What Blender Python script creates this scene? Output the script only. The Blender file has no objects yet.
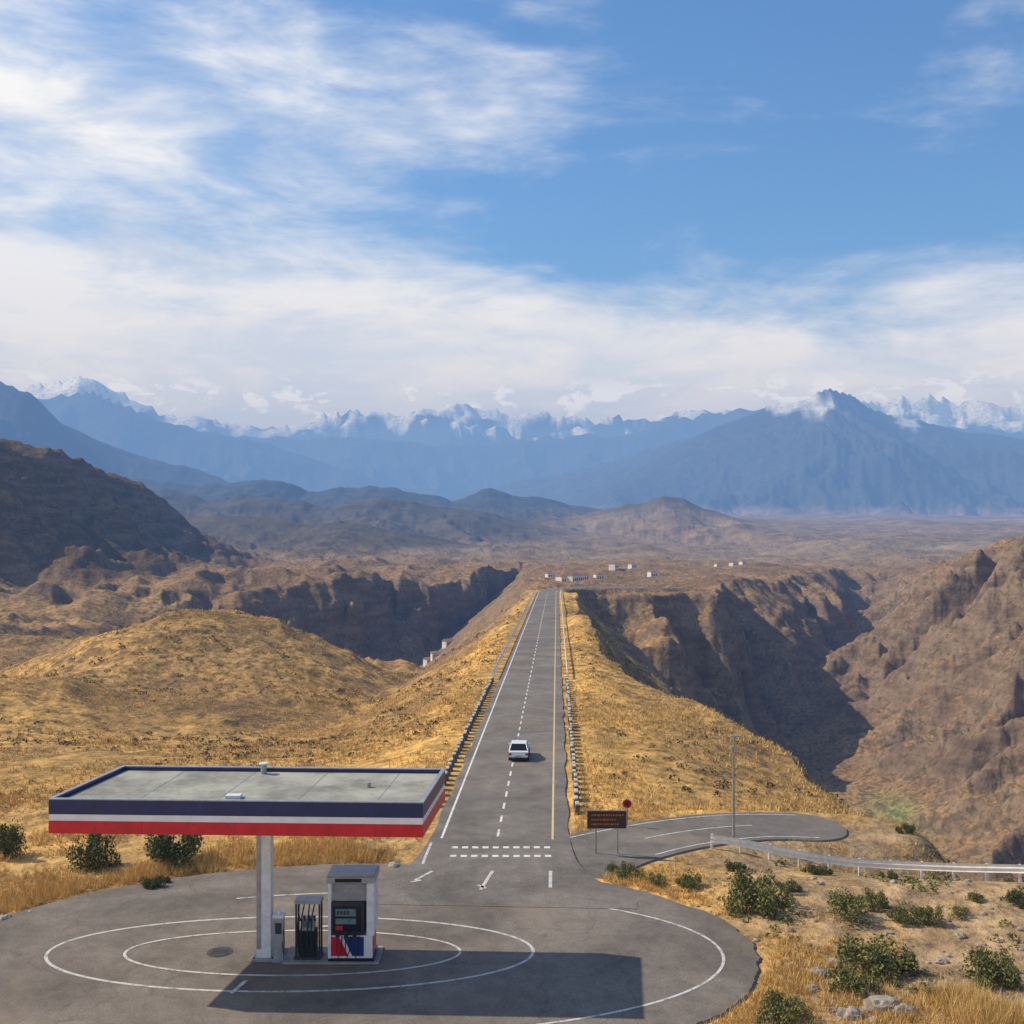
import bpy, math, numpy as np
from mathutils import Vector, Matrix
R=np.random.RandomState(7)
F=1100.0; HC=19.0; HY=505.0
sc=bpy.context.scene
# ---------------------------------------------------------------- noise
T=R.rand(512,512)
def vn(x,y,seed):
    xi=np.floor(x).astype(np.int64); yi=np.floor(y).astype(np.int64)
    fx=x-xi; fy=y-yi
    u=fx*fx*fx*(fx*(fx*6-15)+10); v=fy*fy*fy*(fy*(fy*6-15)+10)
    a=(xi+seed*37)&511; b=(yi+seed*91)&511; a1=(a+1)&511; b1=(b+1)&511
    return (T[a,b]*(1-u)+T[a1,b]*u)*(1-v)+(T[a,b1]*(1-u)+T[a1,b1]*u)*v
def fbm(x,y,o,seed,g=.5):
    s=0;a=1;n=0
    for i in range(o):
        s=s+a*(vn(x,y,seed+i)*2-1); n+=a; a*=g
        x,y=(x*1.6-y*1.2)+5.3,(x*1.2+y*1.6)+1.7
    return s/n*1.6
def rid(x,y,o,seed,g=.5):
    s=0;a=1;n=0
    for i in range(o):
        s=s+a*(1-np.abs(vn(x,y,seed+i)*2-1)*1.0); n+=a; a*=g
        x,y=(x*1.7-y*1.05)+3.3,(x*1.05+y*1.7)+9.7
    return s/n
def sm(v,a,b):
    t=np.clip((v-a)/(b-a),0,1); return t*t*(3-2*t)
def smax(a,b,k):
    h=np.clip(.5+.5*(a-b)/k,0,1); return b+(a-b)*h+k*h*(1-h)
I=np.interp
# ---------------------------------------------------------------- roads
MAIN=[(-1.15,52,0),(-.95,56,0),(-.86,58.9,0)]
for yy in np.arange(62,409,4.0): MAIN.append((-.86+.0406*(yy-58.9),yy,-.038*(yy-58.9)))
MAIN+=[(13.4,409,-13.3),(14.6,426,-14.0),(17.6,444,-14.9),(24,460,-15.8),(34,473,-16.6),(47,483,-17.4),(62,496,-18.4),(76,520,-20.2),(96,552,-23.4)]
BR=[(1.2,57.2,-.10),(3.2,59.6,-.14),(6,62.2,-.2),(9.5,64.8,-.32),(13.5,67,-.55),(17,68.0,-.8),(20.9,67.9,-1.0)]
def smooth_poly(P,n=2):
    P=np.array(P,float)
    for _ in range(n):
        Q=[P[0]]
        for a,b in zip(P[:-1],P[1:]): Q+= [a*.75+b*.25,a*.25+b*.75]
        Q.append(P[-1]); P=np.array(Q)
    return P
MAIN=np.array(MAIN,float); tail=smooth_poly(MAIN[MAIN[:,1]>400],2); MAIN=np.vstack([MAIN[MAIN[:,1]<=400],tail])
BR=smooth_poly(BR,2)
def pdist(x,y,P):
    best=np.full(x.shape,1e9); z=np.zeros(x.shape)
    for a,b in zip(P[:-1],P[1:]):
        dx,dy=b[0]-a[0],b[1]-a[1]; L=dx*dx+dy*dy+1e-9
        t=np.clip(((x-a[0])*dx+(y-a[1])*dy)/L,0,1)
        d=np.hypot(x-a[0]-t*dx,y-a[1]-t*dy)
        m=d<best; best=np.where(m,d,best); z=np.where(m,a[2]+(b[2]-a[2])*t,z)
    return best,z
PC=(-7.0,47.0); PR=(17.3,11.2)
def padr(x,y):
    return np.hypot((x-PC[0])/PR[0],(y-PC[1])/PR[1])
SY=[0,58.9,409,450,600,900,1500,3000,6000,12000,40000]
SZ=[0,0,-13.3,-17,-25,-38,-50,-75,-95,-110,-120]
def xr_(y): return np.where(y<409,-.86+.0406*(y-58.9),13.4)
# ---------------------------------------------------------------- far ranges
LAY=[
 (16500,5000,2500,900,5,[(-600,400),(-200,380),(0,392),(30,380),(95,376),(120,384),(180,416),(230,422),(290,422),(340,408),(400,414),(460,402),(510,411),(560,415),(640,420),(700,410),(760,414),(880,398),(930,383),(965,391),(1024,405),(1200,400),(1700,410)]),
 (12500,2600,2500,700,2.5,[(-600,420),(200,436),(290,434),(350,438),(430,444),(500,442),(560,433),(620,434),(690,416),(740,406),(800,412),(1000,430),(1700,430)]),
 (10500,3300,2000,650,2.5,[(-600,350),(-200,372),(0,400),(60,393),(95,391),(150,412),(200,427),(270,441),(330,464),(380,482),(480,497),(600,512),(1700,514)]),
 (9500,2800,1500,600,2,[(-600,512),(380,508),(470,490),(560,474),(600,463),(680,441),(740,426),(820,430),(1700,500)]),
 (8000,2900,2000,520,3,[(-600,512),(540,510),(600,486),(660,455),(720,424),(770,405),(800,400),(825,389),(850,393),(880,405),(920,416),(980,426),(1024,438),(1200,455),(1700,440)]),
 (5200,2100,1500,330,3.5,[(-900,330),(-300,345),(0,382),(30,392),(60,420),(90,438),(130,454),(200,472),(240,482),(330,492),(430,504),(520,514),(1700,520)]),
 (3600,1700,900,190,5,[(-900,440),(0,452),(60,464),(120,476),(190,488),(230,480),(285,479),(300,488),(340,486),(365,483),(400,492),(450,499),(490,487),(530,497),(590,508),(700,519),(1700,525)]),
 (2700,600,500,120,3,[(-900,520),(300,520),(380,508),(420,514),(500,518),(560,516),(610,509),(640,502),(662,494),(685,495),(705,506),(740,518),(790,529),(860,537),(1700,539)]),
 (2450,800,500,110,5,[(-900,450),(0,470),(90,482),(150,492),(200,500),(240,493),(290,496),(330,504),(380,499),(430,507),(480,513),(520,521),(570,530),(700,542),(1700,560)]),
 (1750,620,450,80,4,[(-900,470),(0,495),(60,500),(130,505),(170,516),(220,513),(265,516),(310,525),(360,521),(400,529),(440,538),(480,545),(530,553),(1700,564)]),
]
def H(x,y):
    x=np.asarray(x,float).ravel(); y=np.asarray(y,float).ravel()
    n150=fbm(x/170,y/170,4,2); n40=fbm(x/42,y/42,5,11); n8=fbm(x/8,y/8,4,31)
    spine=I(y,SY,SZ); s=x-xr_(y)
    zp=spine+n150*I(y,[430,600,1500,4000],[0,4,9,14])
    # ---- left
    zl=I(y,[0,58,75,110,170,250,400,600,900,1500,40000],[0,0,-1,-5,-15,-23,-29,-33,-38,-50,-50])
    zl=np.where(y>900,zp,zl)
    VL=sm(x+n40*14,-205,-95)*(1-sm(x,40,90))
    zl=zl+VL*I(y,[230,400,560,640,5000],[0,-13,-38,-42,-42])
    sp=rid(x/60+3,y/190,3,55)
    rimL=I(x,[-260,-190,-120,-60,-30,0,20],[520,560,620,715,790,940,1080])+n40*26+n150*30+(sp-.62)*110
    w=np.clip((y-(rimL-85))/85,0,1)
    pr=np.where(w<.5,w*.8,np.where(w<.72,.4+(w-.5)*2.1,.862+(w-.72)*.49)); pr=np.clip(pr,0,1)
    g=rid(x/30+y/80,y/60,4,51)
    zL=zl+(zp-zl)*pr-VL*17*4*w*(1-w)*(1-g)
    zL=zL+16.5*np.exp(-((x+62+n40*4)/31)**2-((y-214)/38)**2)+6*np.exp(-((x+78)/22)**2-((y-150)/20)**2)
    zL=zL+7*np.exp(-((x+120)/40)**2-((y-330)/50)**2)
    zL=zL+(rid(x/48,y/62,3,65)-.6)*I(y,[90,180,400,900],[0,8,20,14])*sm(-s,14,40)
    mg=rid(x/38,y/90,4,61)
    mw=np.clip((-222-x+n150*10+n40*8)/112,0,1.0)
    ms=np.where(mw<.5,mw*.8,.4+(mw-.5)*1.35); ms=ms+.12*np.clip((-330-x)/120,0,1)
    zL=zL+(ms*(80+I(x,[-1500,-330],[110,0]))-24*4*np.clip(ms*(1-ms),0,1)*(1-mg))*sm(y+n40*15,555,680)*(1-sm(y,900,1300))
    # ---- right
    sp2=rid(x/75,y/260+x/200,3,75)
    rimR=I(x,[0,60,90,130,170,230,300],[436,478,520,590,690,810,960])+n40*22+n150*20+(sp2-.6)*150*sm(x,50,100)
    fl=I(y,[0,200,380,560,900],[-112,-100,-88,-80,-64])
    wd=56+.72*np.clip(x,0,130)
    w=np.clip((y-(rimR-wd))/wd,0,1)
    pr=np.where(w<.5,w*.84,np.where(w<.7,.42+(w-.5)*2.1,.84+(w-.7)*.5334)); pr=np.clip(pr,0,1)
    g2=rid(x/34+y/120,y/95,4,71)
    zR=fl+(zp-fl)*pr-30*4*w*(1-w)*(1-g2)
    xc=I(y,[100,380,480,560,650,750,1000,1500],[150,132,133,142,176,224,300,420])+n40*9
    tR=np.clip(x-xc,0,1e9)
    cap=I(y,[200,480,700,900,1300],[10,16,-10,-30,-48])+n150*9
    g3=rid(x/60+y/70,y/34-x/120,5,81)
    hill=fl+.84*tR-42*(1-g3)*np.clip(tR/35,0,1)
    hill=np.where(hill>cap-18,cap-18*np.exp(-(hill-cap+18)/18),hill)
    zR=np.where(tR>0,np.maximum(zR,hill),zR)
    # ---- ridge carrying the road
    aL=I(y,[60,110,200,420,600],[.10,.28,.5,.85,.8])
    NL=spine-aL*np.clip(-s-6+n40*1.5,0,1e9)
    e=I(y,[50,58,66,90,125,150,200,420],[70,31,25,25,21,13,9,10])+n40*2.2
    NR=spine-.19*np.clip(s-6.5,0,e)-.95*np.clip(s-e,0,1e9)
    hl=smax(zL,NL,1.2); hr=smax(zR,NR,1.5)
    b=sm(s,-14,6)*sm(y,410,440)+ (s>0)*(1-sm(y,410,440))
    h=hl*(1-b)+hr*b
    f=1-sm(y,54,66); h=h*(1-f)
    det=n40*I(y,[55,75,120,400,3000],[.15,.4,1.3,2.6,4])+n8*I(y,[40,60,120,400],[.13,.16,.4,1.0])
    h=h+det
    m=y>1050
    if m.any():
        X=x[m];Y=y[m];hh=h[m]
        base=hh.copy()
        wp=fbm(X/1500,Y/1500,4,91)
        for k,(d,Wf,Wb,S,j,pf) in enumerate(LAY):
            u=512+X/d*F
            v=I(u,[p[0] for p in pf],[p[1] for p in pf])
            v=v+fbm(u/44+k*7,u*0+k*3.1,5,100+k,.5)*j*sm(560-v,10,60)*1.0
            crest=HC-(v-HY)/F*d
            dd=d+wp*Wf*.12
            t=np.where(Y<dd,(dd-Y)/Wf,(Y-dd)/Wb)
            sh=np.clip(1-t,0,1)
            r=rid(X/S+wp*.6+Y/(S*3.),Y/(S*1.5),6,120+k*8,.5)
            r2=rid(X/S*2.7,Y/S*1.5,4,160+k*5,.5)
            q=4*sh*(1-sh)
            shp=np.clip(sh**1.05-(.72*(1-r)+.12*(1-r2))*q*.95,0,1)
            zz=base+(crest-base)*shp
            hh=np.where(t<1,np.maximum(hh,zz),hh)
        h[m]=hh
    m=(y<640)&(np.abs(x)<260)
    if m.any():
        X=x[m];Y=y[m];hh=h[m]
        for P,hw in((MAIN,4.6),(BR,3.4)):
            d,z=pdist(X,Y,P); k=1-sm(d,hw,hw+4.5)
            hh=hh*(1-k)+(z-.07)*k
        k=1-sm(padr(X,Y),1.02,1.22)
        hh=hh*(1-k)+(-.08)*k
        h[m]=hh
    return h
# ---------------------------------------------------------------- material helpers
def newmat(name):
    m=bpy.data.materials.new(name); m.use_nodes=True
    nt=m.node_tree; b=nt.nodes['Principled BSDF']; return m,nt,b
def N(nt,t,**k):
    n=nt.nodes.new(t)
    for a,v in k.items(): setattr(n,a,v)
    return n
def L(nt,a,b): nt.links.new(a,b)
def mathn(nt,op,a,b=None,c=None,clamp=False):
    n=nt.nodes.new('ShaderNodeMath'); n.operation=op; n.use_clamp=clamp
    for i,v in enumerate((a,b,c)):
        if v is None: continue
        if isinstance(v,(int,float)): n.inputs[i].default_value=v
        else: L(nt,v,n.inputs[i])
    return n.outputs[0]
def mapr(nt,v,a,b,c=0.,d=1.,smooth=True):
    n=nt.nodes.new('ShaderNodeMapRange'); n.interpolation_type='SMOOTHSTEP' if smooth else 'LINEAR'
    L(nt,v,n.inputs[0])
    for i,q in enumerate((a,b,c,d)): n.inputs[1+i].default_value=q
    return n.outputs[0]
def mix(nt,f,a,b,bt='MIX'):
    n=nt.nodes.new('ShaderNodeMix'); n.data_type='RGBA'; n.blend_type=bt
    if isinstance(f,(int,float)): n.inputs[0].default_value=f
    else: L(nt,f,n.inputs[0])
    for i,v in((6,a),(7,b)):
        if isinstance(v,tuple): n.inputs[i].default_value=(v+(1,))[:4]
        else: L(nt,v,n.inputs[i])
    return n.outputs[2]
def noise(nt,vec,scale,detail=5,rough=.5,dist=0.):
    n=nt.nodes.new('ShaderNodeTexNoise'); n.inputs['Scale'].default_value=scale
    n.inputs['Detail'].default_value=detail; n.inputs['Roughness'].default_value=rough; n.inputs['Distortion'].default_value=dist
    L(nt,vec,n.inputs['Vector']); return n.outputs['Fac']
def pos(nt): return nt.nodes.new('ShaderNodeNewGeometry').outputs['Position']
def ocoord(nt): return nt.nodes.new('ShaderNodeTexCoord').outputs['Object']
def bump(nt,b,h,st,dist):
    n=nt.nodes.new('ShaderNodeBump'); n.inputs['Strength'].default_value=st; n.inputs['Distance'].default_value=dist
    L(nt,h,n.inputs['Height']); L(nt,n.outputs[0],b.inputs['Normal'])
def simple(name,col,rough=.6,var=.15,scale=3.,metal=0.,spec=.4,bmp=0.):
    m,nt,b=newmat(name); f=noise(nt,ocoord(nt),scale,5,.65)
    lo=tuple(c*(1-var) for c in col); hi=tuple(min(1,c*(1+var)) for c in col)
    L(nt,mix(nt,mapr(nt,f,.3,.7),lo,hi),b.inputs['Base Color'])
    b.inputs['Roughness'].default_value=rough; b.inputs['Metallic'].default_value=metal
    b.inputs['Specular IOR Level'].default_value=spec
    if bmp: bump(nt,b,f,bmp,.02)
    return m
def terrain_mat():
    m,nt,b=newmat('terrain_ground')
    P=pos(nt); at=N(nt,'ShaderNodeAttribute',attribute_name='Col').outputs['Color']
    big=noise(nt,P,.02,6,.62); fine=noise(nt,P,.55,6,.72); mid=noise(nt,P,.16,4,.6)
    c=mix(nt,1.,at,mix(nt,mapr(nt,big,.3,.7),(.66,.66,.68),(1.25,1.22,1.15)),'MULTIPLY')
    c=mix(nt,1.,c,mix(nt,mapr(nt,fine,.3,.7),(.56,.55,.54),(1.38,1.38,1.36)),'MULTIPLY')
    g=nt.nodes.new('ShaderNodeNewGeometry'); sx=nt.nodes.new('ShaderNodeSeparateXYZ'); L(nt,g.outputs['True Normal'],sx.inputs[0])
    ys=nt.nodes.new('ShaderNodeSeparateXYZ'); L(nt,P,ys.inputs[0])
    nz=mathn(nt,'ADD',sx.outputs[2],mathn(nt,'MULTIPLY',mathn(nt,'SUBTRACT',mid,.5),.4))
    rock=mapr(nt,nz,.88,.66)
    mp=nt.nodes.new('ShaderNodeMapping'); mp.inputs['Scale'].default_value=(.035,.035,.2); L(nt,P,mp.inputs[0])
    strata=noise(nt,mp.outputs[0],1.,5,.6)
    rc=mix(nt,mapr(nt,strata,.35,.65),(.12,.085,.06),(.25,.18,.125))
    hassnow=N(nt,'ShaderNodeAttribute',attribute_name='Snow').outputs['Fac']
    keep=mathn(nt,'MULTIPLY',rock,mathn(nt,'SUBTRACT',.75,hassnow,None,True))
    keep=mathn(nt,'MULTIPLY',keep,mapr(nt,ys.outputs[1],1700,1000))
    c=mix(nt,keep,c,rc)
    sp=noise(nt,P,.42,3,.55)
    k=mathn(nt,'MULTIPLY',mapr(nt,mathn(nt,'ADD',sp,mathn(nt,'MULTIPLY',mathn(nt,'SUBTRACT',big,.5),.4)),.54,.63),.62)
    k=mathn(nt,'MULTIPLY',k,mapr(nt,ys.outputs[1],60,110))
    k=mathn(nt,'MULTIPLY',k,mapr(nt,ys.outputs[1],2500,1200))
    c=mix(nt,k,c,(.10,.08,.04))
    L(nt,c,b.inputs['Base Color']); b.inputs['Roughness'].default_value=.95; b.inputs['Specular IOR Level'].default_value=.1
    bump(nt,b,mathn(nt,'ADD',fine,mathn(nt,'MULTIPLY',mid,3.)),.9,.5)
    return m
# ---------------------------------------------------------------- terrain mesh
az=np.concatenate([np.linspace(-66,-28,60,endpoint=False),np.linspace(-28,28,820),np.linspace(28,66,61)[1:]])*math.pi/180
rr=np.concatenate([np.exp(np.linspace(math.log(6),math.log(38),24,endpoint=False)),np.exp(np.linspace(math.log(38),math.log(1400),760,endpoint=False)),np.exp(np.linspace(math.log(1400),math.log(20500),420))])
RR,AA=np.meshgrid(rr,az,indexing='ij')
X=(RR*np.sin(AA)).ravel(); Y=(RR*np.cos(AA)).ravel()
Z=H(X,Y)
nr,na=len(rr),len(az)
i=np.arange((nr-1)*(na-1)); r_=i//(na-1); a_=i%(na-1)
q=np.stack([r_*na+a_, r_*na+a_+1, (r_+1)*na+a_+1,(r_+1)*na+a_],1)[:,::-1]
def fastmesh(name,V,Fq,mat,smooth=False):
    me=bpy.data.meshes.new(name); k=Fq.shape[1]
    me.vertices.add(len(V)); me.vertices.foreach_set('co',np.asarray(V,np.float32).ravel())
    me.loops.add(Fq.size); me.loops.foreach_set('vertex_index',Fq.astype(np.int32).ravel())
    me.polygons.add(len(Fq)); me.polygons.foreach_set('loop_start',np.arange(0,Fq.size,k,dtype=np.int32))
    me.polygons.foreach_set('loop_total',np.full(len(Fq),k,np.int32))
    if smooth: me.polygons.foreach_set('use_smooth',np.ones(len(Fq),bool))
    me.update(calc_edges=True); me.materials.append(mat)
    o=bpy.data.objects.new(name,me); sc.collection.objects.link(o); return o
ter=fastmesh('terrain',np.stack([X,Y,Z],1),q,terrain_mat(),True)
c_n=fbm(X/60,Y/60,5,201); c_s=fbm(X/7,Y/7,4,211)
gold=np.array([.66,.385,.115]); tan=np.array([.40,.27,.15]); brown=np.array([.275,.17,.09]); plain=np.array([.245,.17,.10]); mt=np.array([.055,.062,.06]); hillc=np.array([.105,.085,.06])
gw=I(Y,[50,100,200,300,420,700],[1,.85,.6,.5,.35,.0])
s=X-xr_(Y)
gw=gw*np.clip(.66+c_n*.7+c_s*.3,0.08,1)
gw=gw*(1-.85*sm(X,55,95)*(Y>140))
gw=np.maximum(gw,(1-sm(np.abs(s),9,17))*(Y<430)*(.9+.3*c_s))
gw=np.where((Y<70)&(X>2),np.clip(.4+c_n*.5+c_s*.7-I(X,[8,13,20],[-.35,0,.25]),0,1),gw)
gw=np.clip(gw,0,1)[:,None]
bse=np.where(((Y<75))[:,None],tan,brown)
C=bse*(1-gw)+gold*gw
dk=(sm(-X,190,240)*sm(Y,560,640)*sm(Z,-40,-15))[:,None]; C=C*(1-.55*dk)  # shade of the left mesa slope put into its ground colour
pw=sm(Y,900,1600)[:,None]; C=C*(1-pw)+plain*pw
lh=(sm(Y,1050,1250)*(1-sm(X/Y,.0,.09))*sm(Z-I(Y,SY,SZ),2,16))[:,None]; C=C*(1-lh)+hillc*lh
mw=(sm(Z,-45,30)*sm(Y,1900,3200))[:,None]; C=C*(1-mw)+mt*mw
gf=(np.exp(-((X-131)/7)**2-((Y-378)/22)**2)+ .5*np.exp(-((X+38)/7)**2-((Y-612)/22)**2))[:,None]; gf=np.clip(gf*.9+.3*c_s[:,None]*gf,0,1)
C=C*(1-gf)+np.array([.20,.22,.085])*gf
st=np.clip(fbm(X/900,Y/260,4,221)*1.6-.2,0,1)[:,None]*pw*(1-mw)*(1-lh); C=C*(1-st*.5)+np.array([.42,.33,.22])*st*.5
sn=fbm(X/330,Y/330,5,231)
snow=np.clip((Z-(1150+sn*320))/90,0,1)*(Y>13300)
snow=np.maximum(snow,np.clip((Z-(740+sn*190))/60,0,1)*((Y>6000)&(Y<9000)&(X>1500))*.8)
C=C*(1-snow[:,None])+np.array([.9,.92,.93])*snow[:,None]
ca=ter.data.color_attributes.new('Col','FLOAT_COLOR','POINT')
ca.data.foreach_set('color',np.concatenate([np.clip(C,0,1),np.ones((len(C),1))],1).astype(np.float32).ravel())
at=ter.data.attributes.new('Snow','FLOAT','POINT'); at.data.foreach_set('value',snow.astype(np.float32))
# ---------------------------------------------------------------- builder
class B:
    def __init__(s): s.v=[];s.f=[];s.m=[]
    def add(s,vs,fs,mi):
        o=len(s.v); s.v+=[tuple(v) for v in vs]; s.f+=[tuple(o+k for k in f) for f in fs]; s.m+=[mi]*len(fs)
    def prism(s,b4,z0,z1,mi,top=None):
        t4=top or b4
        vs=[(p[0],p[1],z0) for p in b4]+[(p[0],p[1],z1) for p in t4]; n=len(b4)
        fs=[tuple(range(n))[::-1],tuple(range(n,2*n))]+[(k,(k+1)%n,n+(k+1)%n,n+k) for k in range(n)]
        s.add(vs,fs,mi)
    def box(s,x0,x1,y0,y1,z0,z1,mi): s.prism([(x0,y0),(x1,y0),(x1,y1),(x0,y1)],z0,z1,mi)
    def tube(s,P,r,mi,n=10,cap=True):
        P=[Vector(p) for p in P]; rs=r if isinstance(r,(list,tuple)) else [r]*len(P); o=[]
        for k,p in enumerate(P):
            d=(P[min(k+1,len(P)-1)]-P[max(k-1,0)]).normalized()
            a=d.orthogonal().normalized() if k==0 else (a-d*a.dot(d)).normalized()
            b=d.cross(a); o+= [p+(a*math.cos(2*math.pi*j/n)+b*math.sin(2*math.pi*j/n))*rs[k] for j in range(n)]
        fs=[(k*n+j,k*n+(j+1)%n,(k+1)*n+(j+1)%n,(k+1)*n+j) for k in range(len(P)-1) for j in range(n)]
        if cap: fs+=[tuple(range(n))[::-1],tuple(range((len(P)-1)*n,len(P)*n))]
        s.add(o,fs,mi)
    def obj(s,name,mats,bevel=0,loc=(0,0,0),rz=0,smooth=False):
        me=bpy.data.meshes.new(name); me.from_pydata(s.v,[],s.f)
        for m in mats: me.materials.append(m)
        me.polygons.foreach_set('material_index',s.m); me.update()
        o=bpy.data.objects.new(name,me); sc.collection.objects.link(o); o.location=loc; o.rotation_euler=(0,0,rz)
        if bevel:
            bv=o.modifiers.new('bevel','BEVEL'); bv.width=bevel; bv.segments=2; bv.limit_method='ANGLE'
        return o
# ---------------------------------------------------------------- asphalt
def asphalt_mat(name,col,stain=.5,cracks=.3):
    m,nt,b=newmat(name); P=pos(nt)
    g=noise(nt,P,14.,3,.7); big=noise(nt,P,.16,6,.62,.6); md=noise(nt,P,1.1,5,.65)
    c=mix(nt,mapr(nt,big,.3,.7),tuple(v*.74 for v in col),tuple(v*1.24 for v in col))
    c=mix(nt,1.,c,mix(nt,mapr(nt,md,.3,.7),(.86,.86,.86),(1.14,1.14,1.12)),'MULTIPLY')
    c=mix(nt,1.,c,mix(nt,mapr(nt,g,.3,.7),(.8,.8,.8),(1.2,1.2,1.2)),'MULTIPLY')
    st=noise(nt,P,.45,3,.5,1.2); c=mix(nt,mathn(nt,'MULTIPLY',mapr(nt,st,.62,.74),stain),c,tuple(v*.5 for v in col))
    du=noise(nt,P,.09,5,.6,.5); c=mix(nt,mapr(nt,du,.52,.72,0,.55),c,(.30,.225,.155))
    vo=nt.nodes.new('ShaderNodeTexVoronoi'); vo.feature='DISTANCE_TO_EDGE'; vo.inputs['Scale'].default_value=.17
    wn=nt.nodes.new('ShaderNodeTexNoise'); wn.inputs['Scale'].default_value=.8; wn.inputs['Detail'].default_value=4; L(nt,P,wn.inputs['Vector'])
    va=nt.nodes.new('ShaderNodeVectorMath'); va.operation='MULTIPLY_ADD'; L(nt,wn.outputs['Color'],va.inputs[0]); va.inputs[1].default_value=(2,2,0); L(nt,P,va.inputs[2])
    L(nt,va.outputs[0],vo.inputs['Vector'])
    c=mix(nt,mathn(nt,'MULTIPLY',mapr(nt,vo.outputs['Distance'],.009,.003),cracks),c,tuple(v*.45 for v in col))
    L(nt,c,b.inputs['Base Color']); b.inputs['Roughness'].default_value=.88; b.inputs['Specular IOR Level'].default_value=.25
    bump(nt,b,g,.5,.012); return m
m_pad=asphalt_mat('forecourt_asphalt',(.185,.153,.125),.4)
m_road=asphalt_mat('road_asphalt',(.18,.155,.132),.2,.2)
def paint_mat(name,col,wear=.5):
    m,nt,b=newmat(name); P=pos(nt); f=noise(nt,P,2.6,7,.75); 
    L(nt,mix(nt,mapr(nt,f,.46,.66),col,tuple(v*(1-wear)+.14*wear for v in col)),b.inputs['Base Color']); b.inputs['Roughness'].default_value=.7; return m
m_wp=paint_mat('white_road_paint',(.74,.71,.65),.55); m_wpf=paint_mat('worn_white_paint',(.6,.56,.5),.8); m_yp=paint_mat('yellow_road_paint',(.68,.50,.24))
def ring_pts(cx,cy,rx,ry,t0=0,t1=360,n=160): 
    t=np.radians(np.linspace(t0,t1,n)); return np.stack([cx+rx*np.cos(t),cy+ry*np.sin(t)],1)
b=B(); pts=ring_pts(PC[0],PC[1],PR[0],PR[1],0,360,721)[:-1]; NP=720
tt=np.arange(NP)/NP*2*math.pi
jr=1+.010*fbm(6*np.cos(tt)+9,6*np.sin(tt)+9,4,301)+.005*fbm(40*np.cos(tt)+50,40*np.sin(tt)+50,3,305)
o=[(PC[0],PC[1],.02)]
for q_ in [.3,.6,.85,1.0]: o+=[(PC[0]+(p[0]-PC[0])*q_*j,PC[1]+(p[1]-PC[1])*q_*j,.02) for p,j in zip(pts,jr)]
o+=[(PC[0]+(p[0]-PC[0])*1.012*j,PC[1]+(p[1]-PC[1])*1.012*j,-.14) for p,j in zip(pts,jr)]
fs=[(0,1+k,1+(k+1)%NP) for k in range(NP)]
for q_ in range(4): fs+=[(1+q_*NP+k,1+(q_+1)*NP+k,1+(q_+1)*NP+(k+1)%NP,1+q_*NP+(k+1)%NP) for k in range(NP)]
b.add(o,fs,0); b.obj('forecourt_pavement',[m_pad])
def frame(P):
    P=np.asarray(P,float); d=np.gradient(P[:,:2],axis=0); d/=np.linalg.norm(d,axis=1)[:,None]; return P,np.stack([d[:,1],-d[:,0]],1)
def strip(bl,P,s0,s1,z,mi,skirt=0):
    P,n=frame(P); s0=np.broadcast_to(s0,len(P)); s1=np.broadcast_to(s1,len(P)); vs=[]
    for k in range(len(P)):
        for s_,dz in ([(s0[k]-.15,-skirt)] if skirt else [])+[(s0[k],z),(s1[k],z)]+([(s1[k]+.15,-skirt)] if skirt else []):
            vs.append((P[k,0]+n[k,0]*s_,P[k,1]+n[k,1]*s_,P[k,2]+dz))
    c=4 if skirt else 2
    fs=[(k*c+j,k*c+j+1,(k+1)*c+j+1,(k+1)*c+j) for k in range(len(P)-1) for j in range(c-1)]
    bl.add(vs,fs,mi)
def resample(P,step):
    P=np.asarray(P,float); L_=np.concatenate([[0],np.cumsum(np.linalg.norm(np.diff(P,axis=0),axis=1))])
    t=np.arange(0,L_[-1],step); return np.stack([I(t,L_,P[:,k]) for k in range(3)],1)
MR=resample(MAIN,1.0); BRR=resample(BR,.3)
hw=3.9+3.2*np.exp(-np.clip(MR[:,1]-53.5,0,99)/2.6)
jit=.12*fbm(MR[:,1]/3,MR[:,1]*0,4,310)
b=B(); strip(b,MR,-hw-jit,hw+jit,.035,0,.15); b.obj('road',[m_road])
nb=len(BRR); aa=np.arange(nb)*.3; rem=(nb-1)*.3-aa
hb=2.9+1.8*np.exp(-aa/3); hb=hb*np.sqrt(np.clip(1-((2.9-rem)/2.9).clip(0,1)**2,.0004,1))
b=B(); strip(b,BRR,-hb,hb,.028,0,.15); b.obj('side_road',[m_road])
b=B(); z1=.043
far=MR[(MR[:,1]>62.3)]
strip(b,far,-3.42,-3.28,z1,0); strip(b,far,2.95,3.08,z1,1)
strip(b,MR[(MR[:,1]>57.5)&(MR[:,1]<62)],-3.9,-3.75,z1,2)
def seg(P,y0,y1):
    m=np.linspace(y0,y1,4); return np.stack([I(m,P[:,1],P[:,0]),m,I(m,P[:,1],P[:,2])],1)
MM=MAIN[MAIN[:,1]<430]
yy=63.5
while yy<405:
    L_=1.6 if yy<140 else 2.6
    strip(b,seg(MM,yy,yy+L_),-.22,-.08,z1,0); yy+=L_*2.1
for (ya,yb) in ((59.3,59.7),(61.0,61.4)):
    for k in range(10):
        xx=-3.35+k*.57; strip(b,[(xx,ya,-.038*(ya-58.9)),(xx,yb,-.038*(yb-58.9))],0,.34,z1,0)
b.obj('road_markings',[m_wp,m_yp,m_wpf])
b=B(); e2=-8
strip(b,BRR[24:e2],hb[24:e2]-.55,hb[24:e2]-.43,.036,0); strip(b,BRR[16:e2],-hb[16:e2]+.43,-hb[16:e2]+.55,.036,0); strip(b,BRR[30:-20],-.06,.06,.036,0); b.obj('side_road_markings',[m_wpf])
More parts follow.
